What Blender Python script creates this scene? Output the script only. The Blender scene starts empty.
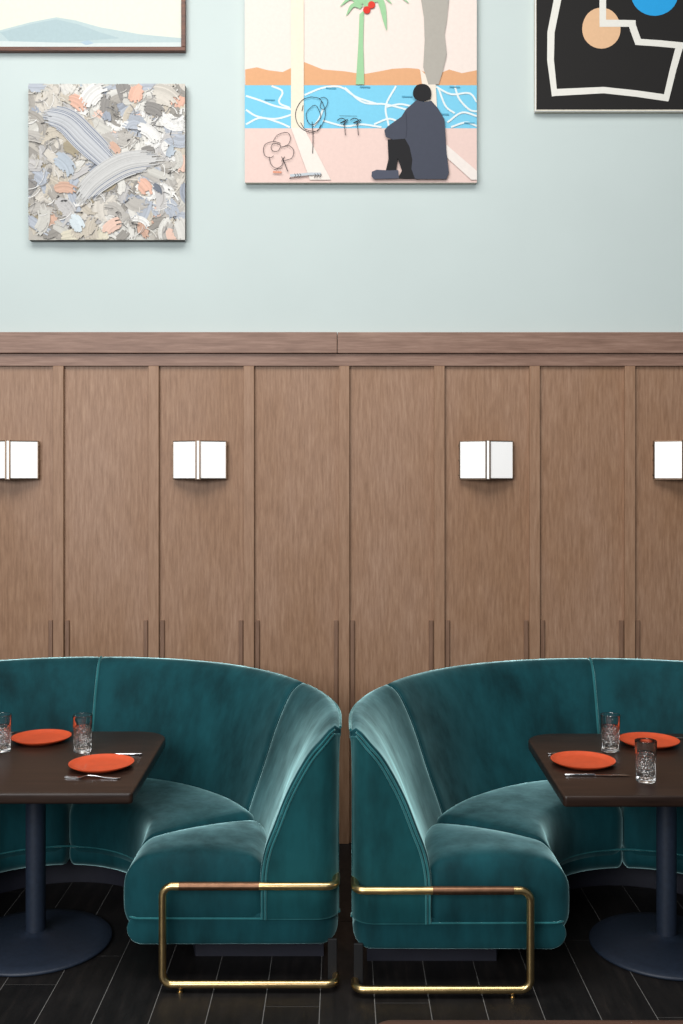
import bpy, bmesh, math, random
from mathutils import Vector, Matrix
random.seed(7)
PI = math.pi
scene = bpy.context.scene
COL = scene.collection

# ------------------------------------------------------------------ frame geometry
F = 1050.0          # focal length in pixels of the 683x1024 frame
CX, HY = 342.0, 480.0
EYE = 1.85          # eye height
YW = 5.36           # distance of the panelled wall


def wx(px, Y=YW): return (px - CX) * Y / F
def wz(py, Y=YW): return EYE + (HY - py) * Y / F


# ------------------------------------------------------------------ materials
def lin(c):
    c = c / 255.0
    return c / 12.92 if c <= 0.04045 else ((c + 0.055) / 1.055) ** 2.4


def rgb(r, g, b): return (lin(r), lin(g), lin(b), 1.0)


def new_mat(name):
    m = bpy.data.materials.new(name)
    m.use_nodes = True
    nt = m.node_tree
    return m, nt, nt.nodes['Principled BSDF']


def noise(nt, scale, detail=4, rough=.55, coord='Object', mscale=(1, 1, 1)):
    tc = nt.nodes.new('ShaderNodeTexCoord')
    mp = nt.nodes.new('ShaderNodeMapping')
    mp.inputs['Scale'].default_value = mscale
    n = nt.nodes.new('ShaderNodeTexNoise')
    n.inputs['Scale'].default_value = scale
    n.inputs['Detail'].default_value = detail
    n.inputs['Roughness'].default_value = rough
    nt.links.new(tc.outputs[coord], mp.inputs['Vector'])
    nt.links.new(mp.outputs['Vector'], n.inputs['Vector'])
    return n


def ramp(nt, fac, stops):
    r = nt.nodes.new('ShaderNodeValToRGB')
    el = r.color_ramp.elements
    el[0].position, el[0].color = stops[0]
    el[1].position, el[1].color = stops[-1]
    for p, c in stops[1:-1]:
        e = el.new(p)
        e.color = c
    nt.links.new(fac, r.inputs['Fac'])
    return r


def mix(nt, fac, a, b, mode='MIX'):
    m = nt.nodes.new('ShaderNodeMix')
    m.data_type = 'RGBA'
    m.blend_type = mode
    for s, v in ((m.inputs[0], fac), (m.inputs[6], a), (m.inputs[7], b)):
        if hasattr(v, 'is_linked') or hasattr(v, 'links'):
            nt.links.new(v, s)
        else:
            s.default_value = v
    return m.outputs[2]


def bump(nt, p, height, strength, dist=.002):
    b = nt.nodes.new('ShaderNodeBump')
    b.inputs['Strength'].default_value = strength
    b.inputs['Distance'].default_value = dist
    nt.links.new(height, b.inputs['Height'])
    nt.links.new(b.outputs['Normal'], p.inputs['Normal'])
    return b


def plain(name, col, rough=.5, metal=0., var=.06, scale=30, spec=.5):
    m, nt, p = new_mat(name)
    n = noise(nt, scale)
    d = tuple(c * (1 - var * 2) for c in col[:3]) + (1,)
    l = tuple(min(1, c * (1 + var)) for c in col[:3]) + (1,)
    r = ramp(nt, n.outputs['Fac'], [(.3, d), (.7, l)])
    nt.links.new(r.outputs['Color'], p.inputs['Base Color'])
    p.inputs['Roughness'].default_value = rough
    p.inputs['Metallic'].default_value = metal
    p.inputs['Specular IOR Level'].default_value = spec
    return m


def wood(name, dark, mid, light, rough=.45, axis='Z', scale=1.0, spec=.4, patch=None):
    m, nt, p = new_mat(name)
    st = {'Z': (34, 34, 3.4), 'X': (2.2, 30, 30), 'Y': (30, 2.2, 30)}[axis]
    st = tuple(s * scale for s in st)
    n1 = noise(nt, 2.2, 7, .62, mscale=st)
    n2 = noise(nt, 9, 3, .6, mscale=tuple(s * .9 for s in st))
    broad = noise(nt, 1.6, 5, .6, mscale=(1.6, 1.6, .7))
    r1 = ramp(nt, n1.outputs['Fac'], [(.25, dark), (.5, mid), (.78, light)])
    r2 = ramp(nt, n2.outputs['Fac'], [(.32, (.86, .86, .86, 1)), (.6, (1, 1, 1, 1))])
    c = mix(nt, .6, r1.outputs['Color'], r2.outputs['Color'], 'MULTIPLY')
    if patch:
        r3 = ramp(nt, broad.outputs['Fac'], [(.33, patch[0]), (.67, patch[1])])
        c = mix(nt, 1.0, c, r3.outputs['Color'], 'MULTIPLY')
    nt.links.new(c, p.inputs['Base Color'])
    p.inputs['Roughness'].default_value = rough
    p.inputs['Specular IOR Level'].default_value = spec
    bump(nt, p, n2.outputs['Fac'], .12, .001)
    return m


def velvet(name, base, sheen, mult=1.0):
    m, nt, p = new_mat(name)
    n = noise(nt, 3.2, 5, .6, mscale=(1.0, 1.0, .65))
    n2 = noise(nt, 9, 4, .65, mscale=(1, 1, .25))
    f = mix(nt, .42, n.outputs['Color'], n2.outputs['Color'])
    lo = tuple(c * .6 for c in base[:3]) + (1,)
    hi = tuple(c * 1.5 for c in base[:3]) + (1,)
    r = ramp(nt, f, [(.40, lo), (.58, hi)])
    nt.links.new(r.outputs['Color'], p.inputs['Base Color'])
    p.inputs['Roughness'].default_value = .75
    p.inputs['Specular IOR Level'].default_value = .15
    p.inputs['Sheen Weight'].default_value = mult
    p.inputs['Sheen Roughness'].default_value = .30
    p.inputs['Sheen Tint'].default_value = sheen
    rs = ramp(nt, f, [(.40, tuple(c * .35 for c in sheen[:3]) + (1,)), (.60, sheen)])
    nt.links.new(rs.outputs['Color'], p.inputs['Sheen Tint'])
    wr = noise(nt, 6, 3, .5, mscale=(1, 1, .35))
    b = bump(nt, p, wr.outputs['Fac'], .4, .006)
    sh = nt.nodes.new('ShaderNodeBsdfSheen')
    sh.inputs['Roughness'].default_value = .35
    nt.links.new(rs.outputs['Color'], sh.inputs['Color'])
    nt.links.new(b.outputs['Normal'], sh.inputs['Normal'])
    add = nt.nodes.new('ShaderNodeAddShader')
    nt.links.new(p.outputs[0], add.inputs[0])
    nt.links.new(sh.outputs[0], add.inputs[1])
    nt.links.new(add.outputs[0], nt.nodes['Material Output'].inputs['Surface'])
    return m


M = {}
M['velvet'] = velvet('teal_velvet', rgb(9, 56, 62), rgb(196, 246, 248), 1.0)
M['velvet_dark'] = velvet('teal_velvet_flat', rgb(13, 62, 66), rgb(170, 232, 234), 1.0)
M['velvet_pipe'] = velvet('teal_velvet_piping', rgb(34, 92, 96), rgb(200, 240, 238), 1.0)
M['paint'] = plain('pale_mint_wall_paint', rgb(190, 201, 199), .75, var=.012, scale=2.0, spec=.25)
M['oak'] = wood('stained_oak_panel', rgb(132, 100, 77), rgb(153, 120, 96), rgb(172, 140, 115), .5,
                patch=((.86, .79, .70, 1), (1.0, 1.0, 1.02, 1)))
M['oak_stile'] = wood('stained_oak_stile', rgb(132, 100, 76), rgb(150, 116, 91), rgb(164, 131, 106), .5)
M['oak_rail'] = wood('stained_oak_rail', rgb(116, 88, 74), rgb(136, 106, 91), rgb(158, 128, 112), .5, axis='X')
M['oak_dark'] = wood('dark_oak_strip', rgb(108, 80, 62), rgb(124, 94, 75), rgb(138, 108, 88), .5)
M['table_wood'] = wood('dark_walnut_tabletop', rgb(30, 20, 16), rgb(42, 29, 23), rgb(56, 40, 32), .33, axis='X', scale=.7, spec=.28)
M['near_wood'] = wood('reddish_brown_tabletop', rgb(50, 33, 26), rgb(66, 44, 35), rgb(84, 58, 46), .4, axis='X', scale=.7, spec=.28)
M['iron'] = plain('blue_black_powder_coat', rgb(36, 46, 62), .5, 0, .1, 60)
M['shade_black'] = plain('shade_black', rgb(7, 7, 10), .7, 0, .08, 30)  # black of the added rail brackets, standing in for shade
M['plinth'] = plain('dark_navy_plinth', rgb(30, 31, 44), .6, 0, .08, 12)
M['brass'] = plain('aged_brass', rgb(222, 190, 134), .28, 1.0, .08, 25)
M['copper'] = plain('brushed_copper', rgb(130, 97, 76), .42, 1.0, .12, 40)
M['bronze'] = plain('dark_bronze', rgb(120, 100, 84), .4, 1.0, .08, 40)
M['steel'] = plain('polished_steel', rgb(205, 205, 208), .16, 1.0, .03, 40)
M['plate'] = plain('coral_orange_glaze', rgb(208, 82, 45), .45, 0, .05, 22, spec=.4)
M['plate_foot'] = plain('coral_unglazed', rgb(186, 70, 36), .7, 0, .05, 60)
M['frame_wood'] = wood('walnut_picture_frame', rgb(62, 34, 22), rgb(92, 52, 34), rgb(122, 72, 46), .4, axis='X')
M['canvas_edge'] = plain('raw_canvas_edge', rgb(212, 205, 188), .8, 0, .08, 60)
M['canvas_grey'] = plain('mottled_dark_canvas_edge', rgb(92, 88, 80), .8, 0, .25, 30)  # mottled dark grey for the sides of the abstract canvas
M['grout'] = plain('pale_grout', rgb(120, 118, 116), .8, 0, .1, 40)


def floor_mat():
    m, nt, p = new_mat('black_wood_look_tile')
    n1 = noise(nt, 3.5, 7, .65, mscale=(9, .9, 1))
    n2 = noise(nt, 5, 4, .6, mscale=(2, 1.2, 1))
    g = nt.nodes.new('ShaderNodeNewGeometry')
    r1 = ramp(nt, n1.outputs['Fac'], [(.3, rgb(15, 14, 15)), (.55, rgb(25, 23, 23)), (.8, rgb(44, 39, 37))])
    r2 = ramp(nt, g.outputs['Random Per Island'], [(0, (.62, .62, .64, 1)), (1, (1.15, 1.1, 1.05, 1))])
    c = mix(nt, 1.0, r1.outputs['Color'], r2.outputs['Color'], 'MULTIPLY')
    nt.links.new(c, p.inputs['Base Color'])
    rr = ramp(nt, n2.outputs['Fac'], [(.3, (.42, .42, .42, 1)), (.7, (.62, .62, .62, 1))])
    nt.links.new(rr.outputs['Color'], p.inputs['Roughness'])
    p.inputs['Specular IOR Level'].default_value = .35
    bump(nt, p, n1.outputs['Fac'], .25, .002)
    return m


M['tile'] = floor_mat()


def glass_mat():
    m, nt, p = new_mat('clear_cut_glass')
    n = noise(nt, 40)
    r = ramp(nt, n.outputs['Fac'], [(.2, (.97, .985, .985, 1)), (.8, (1, 1, 1, 1))])
    nt.links.new(r.outputs['Color'], p.inputs['Base Color'])
    p.inputs['Roughness'].default_value = .02
    p.inputs['IOR'].default_value = 1.5
    p.inputs['Transmission Weight'].default_value = 1.0
    return m


M['glass'] = glass_mat()


def lamp_mat():
    m, nt, p = new_mat('lit_opal_glass')
    n = noise(nt, 5)
    r = ramp(nt, n.outputs['Fac'], [(.2, (.93, .93, .92, 1)), (.8, (.97, .97, .96, 1))])
    nt.links.new(r.outputs['Color'], p.inputs['Base Color'])
    p.inputs['Roughness'].default_value = .35
    p.inputs['Emission Color'].default_value = (1.0, .97, .93, 1)
    p.inputs['Emission Strength'].default_value = .22
    return m


M['opal'] = lamp_mat()


def vcol_mat(name, rough=.7, bumpy=0.):
    m, nt, p = new_mat(name)
    a = nt.nodes.new('ShaderNodeVertexColor')
    a.layer_name = 'paint'
    n = noise(nt, 55, 4, .6)
    r = ramp(nt, n.outputs['Fac'], [(.3, (.73, .73, .73, 1)), (.7, (.77, .77, .77, 1))])
    c = mix(nt, 1.0, a.outputs['Color'], r.outputs['Color'], 'MULTIPLY')
    nt.links.new(c, p.inputs['Base Color'])
    p.inputs['Roughness'].default_value = rough
    p.inputs['Specular IOR Level'].default_value = .25
    if bumpy:
        bump(nt, p, n.outputs['Fac'], bumpy, .002)
    return m


M['art'] = vcol_mat('painted_canvas')
M['art_thick'] = vcol_mat('thick_oil_paint', .55, .5)


# ------------------------------------------------------------------ object helpers
def obj(name, bm, mat, parent=None, smooth=True, angle=40, recalc=True):
    if recalc:
        bmesh.ops.recalc_face_normals(bm, faces=bm.faces[:])
    me = bpy.data.meshes.new(name)
    bm.to_mesh(me)
    bm.free()
    o = bpy.data.objects.new(name, me)
    COL.objects.link(o)
    mats = mat if isinstance(mat, (list, tuple)) else [mat]
    for mm in mats:
        me.materials.append(mm)
    if smooth:
        for poly in me.polygons:
            poly.use_smooth = True
        try:
            me.set_sharp_from_angle(angle=math.radians(angle))
        except Exception:
            pass
    if parent is not None:
        o.parent = parent
    return o


def tag(o, label=None, cat=None, group=None, kind=None):
    if label: o['label'] = label
    if cat: o['category'] = cat
    if group: o['group'] = group
    if kind: o['kind'] = kind
    return o


def thing(name, loc, label, cat, group=None, rz=0):
    o = bpy.data.objects.new(name, None)
    o.empty_display_size = .1
    COL.objects.link(o)
    o.location = loc
    o.rotation_euler = (0, 0, rz)
    return tag(o, label, cat, group)


def copy_tree(o, parent=None):
    c = o.copy()
    COL.objects.link(c)
    if parent is not None:
        c.parent = parent
    for ch in list(o.children):
        copy_tree(ch, c)
    return c


def box(bm, x0, x1, y0, y1, z0, z1, bev=0., seg=2, mat=0):
    vs = [bm.verts.new((x, y, z)) for z in (z0, z1) for y in (y0, y1) for x in (x0, x1)]
    fs = []
    for q in ((0, 2, 3, 1), (4, 5, 7, 6), (0, 1, 5, 4), (2, 6, 7, 3), (0, 4, 6, 2), (1, 3, 7, 5)):
        f = bm.faces.new([vs[i] for i in q])
        f.material_index = mat
        fs.append(f)
    if bev > 0:
        es = list({e for f in fs for e in f.edges})
        bmesh.ops.bevel(bm, geom=es, offset=bev, segments=seg, profile=.5, affect='EDGES')
    return bm


def tube(bm, pts, r, seg=12, cap=True, radii=None):
    pts = [Vector(p) for p in pts]
    n = len(pts)
    rings = []
    up = None
    for i, p in enumerate(pts):
        if i == 0: t = pts[1] - pts[0]
        elif i == n - 1: t = pts[-1] - pts[-2]
        else: t = (pts[i + 1] - pts[i]).normalized() + (pts[i] - pts[i - 1]).normalized()
        t.normalize()
        if up is None:
            up = Vector((0, 0, 1)) if abs(t.z) < .9 else Vector((1, 0, 0))
        a = up - t * up.dot(t)
        if a.length < 1e-5:
            a = t.orthogonal()
        a.normalize()
        up = a
        b = t.cross(a)
        rr = radii[i] if radii else r
        rings.append([bm.verts.new(p + (a * math.cos(k * 2 * PI / seg) + b * math.sin(k * 2 * PI / seg)) * rr) for k in range(seg)])
    for i in range(n - 1):
        for k in range(seg):
            bm.faces.new((rings[i][k], rings[i][(k + 1) % seg], rings[i + 1][(k + 1) % seg], rings[i + 1][k]))
    if cap:
        bm.faces.new(rings[0][::-1])
        bm.faces.new(rings[-1])
    return bm


def fillet_path(pts, r, n=8):
    pts = [Vector(p) for p in pts]
    out = [pts[0]]
    for i in range(1, len(pts) - 1):
        a, b, c = pts[i - 1], pts[i], pts[i + 1]
        u, v = (a - b).normalized(), (c - b).normalized()
        ang = u.angle(v)
        d = r / math.tan(ang / 2)
        cen = b + (u + v).normalized() * (r / math.sin(ang / 2))
        p0, p1 = b + u * d, b + v * d
        e0, e1 = (p0 - cen), (p1 - cen)
        tot = e0.angle(e1)
        ax = e0.cross(e1).normalized()
        for k in range(n + 1):
            out.append(cen + Matrix.Rotation(tot * k / n, 3, ax) @ e0)
    out.append(pts[-1])
    return out


def lathe(bm, prof, seg=32, mod=None):
    rings = []
    for j, (r, z) in enumerate(prof):
        if r < 1e-6:
            rings.append([bm.verts.new((0, 0, z))])
        else:
            ring = []
            for k in range(seg):
                a = 2 * PI * k / seg
                rr = r + (mod(a, z, r) if mod else 0)
                ring.append(bm.verts.new((rr * math.cos(a), rr * math.sin(a), z)))
            rings.append(ring)
    for a, b in zip(rings, rings[1:]):
        if len(a) == 1 and len(b) == 1: continue
        for k in range(seg):
            k2 = (k + 1) % seg
            if len(a) == 1: bm.faces.new((a[0], b[k2], b[k]))
            elif len(b) == 1: bm.faces.new((a[k], a[k2], b[0]))
            else: bm.faces.new((a[k], a[k2], b[k2], b[k]))
    return bm


def smooth_pts(P, n):
    """Catmull-Rom resampling of a 2-D list by arc length."""
    P = [Vector(p) for p in P]
    Q = [P[0] * 2 - P[1]] + P + [P[-1] * 2 - P[-2]]
    fine = []
    for i in range(1, len(Q) - 2):
        a, b, c, d = Q[i - 1:i + 3]
        for k in range(16):
            t = k / 16
            fine.append(.5 * ((2 * b) + (c - a) * t + (2 * a - 5 * b + 4 * c - d) * t * t + (3 * b - a - 3 * c + d) * t ** 3))
    fine.append(P[-1])
    L = [0]
    for a, b in zip(fine, fine[1:]): L.append(L[-1] + (b - a).length)
    out, j = [], 0
    for k in range(n):
        s = L[-1] * k / (n - 1)
        while j < len(L) - 2 and L[j + 1] < s: j += 1
        f = (s - L[j]) / max(1e-9, L[j + 1] - L[j])
        out.append(fine[j].lerp(fine[j + 1], f))
    return out


# ------------------------------------------------------------------ the setting
def build_floor():
    bm = bmesh.new()
    rnd = random.Random(3)
    pitch, plen, gap = .1938, 1.22, .0032
    x0 = wx(319, F * EYE / (1023 - HY)) - pitch * 18
    fixed = {17: 3.69, 19: 3.715, 12: 3.85, 14: 4.235, 24: 3.615, 15: 4.6, 16: 4.45, 18: 4.4, 20: 4.42, 21: 4.75, 22: 4.2}
    for i in range(40):
        xa, xb = x0 + pitch * i, x0 + pitch * (i + 1)
        off = fixed.get(i, 3.5 + rnd.random() * plen)
        y = off - plen * 6
        while y < YW:
            ya, yb = max(y, -3.4), min(y + plen, YW + .02)
            if yb > ya + .01:
                box(bm, xa + gap / 2, xb - gap / 2, ya + gap / 2, yb - gap / 2, -.02, 0, 0, mat=0)
            y += plen
    box(bm, x0, x0 + pitch * 40, -3.4, YW + .02, -.06, -.0012, 0, mat=1)
    o = obj('floor', bm, [M['tile'], M['grout']], smooth=False)
    tag(o, kind='structure')


build_floor()

bm = bmesh.new()
box(bm, -4.2, 4.2, YW + .018, YW + .16, 0, 5.2)
tag(obj('wall_back', bm, M['paint'], smooth=False), kind='structure')

stile_x = [wx(59.3 + 94.95 * k) for k in range(-6, 14)]
Z_CAP, Z_C0, Z_R0 = wz(333), wz(355), wz(366.3)
bm = bmesh.new()
for a, b in zip(stile_x, stile_x[1:]):
    box(bm, a, b - .0006, YW, YW + .018, .0, Z_C0)
tag(obj('trim_1', bm, M['oak'], smooth=False), kind='structure')          # veneered panels
bm = bmesh.new()
hw = 5.2 * YW / F
for x in stile_x:
    box(bm, x - hw, x + hw, YW - .022, YW, .0, Z_R0 - .001, .0015, 1)
tag(obj('trim_2', bm, M['oak_stile'], smooth=False), kind='structure')    # stiles
bm = bmesh.new()
box(bm, stile_x[0], stile_x[-1], YW - .018, YW, Z_R0, Z_C0 + .004, .0015, 1)
tag(obj('trim_3', bm, M['oak_rail'], smooth=False), kind='structure')     # top rail
joint = wx(337.3)
for n, (a, b, d) in enumerate(((stile_x[0], joint - .0012, .0), (joint + .0012, stile_x[-1], .003))):
    bm = bmesh.new()
    box(bm, a, b, YW - .036 + d, YW + .0175, Z_C0 + .006, Z_CAP, .003, 2)
    tag(obj('trim_%d' % (4 + n), bm, M['oak_rail'], smooth=False), kind='structure')   # cap boards
bm = bmesh.new()
zs = wz(620)
for x in stile_x:
    for s in (-1, 1):
        c = x + s * (hw + .0155)
        box(bm, c - .0105, c + .0105, YW - .012, YW, .0, zs, .002, 1)
tag(obj('trim_6', bm, M['oak_dark'], smooth=False), kind='structure')     # low guide strips beside the stiles


# ------------------------------------------------------------------ banquette booth
R_O, R_J, R_F = 1.195, .915, .413
YF, A_O, A_F = -.234, .15, .339


def U(t, r, yc, a):
    if t < a:
        return Vector((-r, YF + (yc - YF) * t / a, 0)), Vector((1, 0, 0))
    if t > 1 - a:
        return Vector((r, YF + (yc - YF) * (1 - t) / a, 0)), Vector((-1, 0, 0))
    th = PI * (1 - (t - a) / (1 - 2 * a))
    d = Vector((math.cos(th), math.sin(th), 0))
    return Vector((0, yc, 0)) + d * r, -d


def P_O(t): return U(t, R_O, 0, A_O)
def P_J(t): return U(t, R_J, 0, A_O)[0]
def P_F(t): return U(t, R_F, .11, A_F)[0]


def plen_of(fn, t0, t1, n=60):
    L, p = 0, fn(t0)
    for k in range(1, n + 1):
        q = fn(t0 + (t1 - t0) * k / n)
        L += (q - p).length
        p = q
    return L


N_P = 44
PR_ARM = smooth_pts([(.277, .37), (.272, .43), (.257, .50), (.226, .58), (.187, .68), (.143, .768), (.100, .838), (.056, .888), (.028, .918), (.013, .926), (.005, .914), (.007, .898), (.012, .886)], N_P)
PR_BACK = smooth_pts([(.285, .37), (.268, .43), (.226, .53), (.186, .632), (.148, .744), (.112, .836), (.072, .916), (.040, .946), (.016, .951), (.008, .934), (.009, .906), (.012, .892)], N_P)


def sstep(x):
    x = max(0, min(1, x))
    return x * x * (3 - 2 * x)


def profile(t):
    t = min(t, 1 - t)
    w = 1 - sstep((t - .015) / .365)
    return [a * w + b * (1 - w) for a, b in zip(PR_ARM, PR_BACK)]


def p_normals(P):
    out = []
    for i in range(len(P)):
        a, b = P[max(0, i - 1)], P[min(len(P) - 1, i + 1)]
        t = (b - a).normalized()
        out.append(Vector((t.y, -t.x)))       # towards the sitter / outwards
    return out


def place(t, u, z):
    p, n = P_O(t)
    return Vector((p.x + n.x * u, p.y + n.y * u, z))


def pad(t0, t1, nt, thick=.014, edge=.022, depth=.02):
    """Upholstered back section following the profile between two seams."""
    bm = bmesh.new()
    L = plen_of(lambda t: P_O(t)[0], t0, t1)
    ts = []
    for k in range(nt + 1):
        ts.append(t0 + (t1 - t0) * k / nt)
    extra = [edge / L * q for q in (.06, .2, .42, .7)]
    ts = sorted(set(ts + [t0 + (t1 - t0) * e for e in extra] + [t1 - (t1 - t0) * e for e in extra]))
    rings = []
    for t in ts:
        d = min(t - t0, t1 - t) / (t1 - t0) * L
        f = 1 if d > edge else math.sqrt(max(0, 1 - (1 - d / edge) ** 2))
        P = profile(t)
        N = p_normals(P)
        ring = []
        for i, (p, n) in enumerate(zip(P, N)):
            q = p + n * (thick * f)
            ring.append(bm.verts.new(place(t, q.x, q.y)))
        for p, n in reversed(list(zip(P, N))):
            q = p - n * depth
            ring.append(bm.verts.new(place(t, q.x, q.y)))
        rings.append(ring)
    m = len(rings[0])
    for a, b in zip(rings, rings[1:]):
        for k in range(m):
            bm.faces.new((a[k], a[(k + 1) % m], b[(k + 1) % m], b[k]))
    bm.faces.new(rings[0][::-1])
    bm.faces.new(rings[-1])
    return bm


def rounded_block(La, Lb, Lc, ra, rb, rc, na, nb, nc):
    """Vertices on a block with soft edges, centred at the origin: returns bmesh with local coords."""
    bm = bmesh.new()

    def axis(L, r, n):
        inner = [(-L / 2 + r) + (L - 2 * r) * k / n for k in range(n + 1)]
        lo = [-L / 2 + r * (1 - math.cos(PI / 2 * k / 5)) for k in range(5)]
        lo = [-L / 2 + r * q for q in (0, .16, .34, .55, .77)]
        return lo + inner + [-v for v in reversed(lo)]
    A, B, C = axis(La, ra, na), axis(Lb, rb, nb), axis(Lc, rc, nc)
    cache = {}

    def vert(a, b, c):
        key = (round(a, 6), round(b, 6), round(c, 6))
        if key in cache: return cache[key]
        q = [max(-L / 2 + r, min(L / 2 - r, v)) for v, L, r in ((a, La, ra), (b, Lb, rb), (c, Lc, rc))]
        d = Vector(((a - q[0]) / ra, (b - q[1]) / rb, (c - q[2]) / rc))
        m = max(abs(d.x), abs(d.y), abs(d.z))
        if m > 1e-6:
            d = d.normalized() * m if False else d.normalized()
        cache[key] = bm.verts.new((q[0] + d.x * ra, q[1] + d.y * rb, q[2] + d.z * rc))
        return cache[key]
    for X, Y, mk in ((A, B, lambda x, y, s: vert(x, y, s * Lc / 2)), (A, C, lambda x, y, s: vert(x, s * Lb / 2, y)), (B, C, lambda x, y, s: vert(s * La / 2, x, y))):
        for s in (-1, 1):
            for i in range(len(X) - 1):
                for j in range(len(Y) - 1):
                    vs = [mk(X[i], Y[j], s), mk(X[i + 1], Y[j], s), mk(X[i + 1], Y[j + 1], s), mk(X[i], Y[j + 1], s)]
                    if len(set(vs)) == 4:
                        try: bm.faces.new(vs)
                        except ValueError: pass
    return bm


def cushion(t0, t1, nb, ztop, crown, front_bulge=.012, ra=.07, rb=.05, rc=.085, end_front=False):
    La, Lc = .50, ztop - .185
    Lb = plen_of(lambda t: P_J(t) * .5 + P_F(t) * .5, t0, t1)
    bm = rounded_block(La, Lb, Lc, ra, rb, rc, 12, nb, 4)
    # measure the bottom: keep it full (only the top edge is strongly rounded)
    for v in bm.verts:
        a, b, c = v.co
        an, bn, cn = a / (La / 2), b / (Lb / 2), c / (Lc / 2)
        z = .185 + (cn + 1) / 2 * Lc
        z += crown * (1 - an * an) * (1 - bn ** 4) * sstep((cn + .1) / 1.1)
        w = (an + 1) / 2
        # the lower edge is nearly square
        w -= 0
        f = P_F(t0 + (t1 - t0) * (bn + 1) / 2)
        j = P_J(t0 + (t1 - t0) * (bn + 1) / 2)
        p = f.lerp(j, w * 1.03)
        if an < -.5:
            d = (f - j).normalized()
            p += d * front_bulge * (1 - cn * cn) * ((-an - .5) * 2)
        v.co = (p.x, p.y, z)
    return bm


def band(t0, t1):
    bm = rounded_block(.79, 1.0, .112, .06, .014, .056, 10, 46, 2)
    for v in bm.verts:
        a, b, c = v.co
        w = (a / .395 + 1) / 2
        t = t0 + (t1 - t0) * (b + .5)
        f, (o, n) = P_F(t), P_O(t)
        lo, hi = f + (f - o).normalized() * -.004, o + n * .004
        p = lo.lerp(hi, w)
        v.co = (p.x, p.y, .147 + (c / .056 + 1) / 2 * .112)
    return bm


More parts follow.
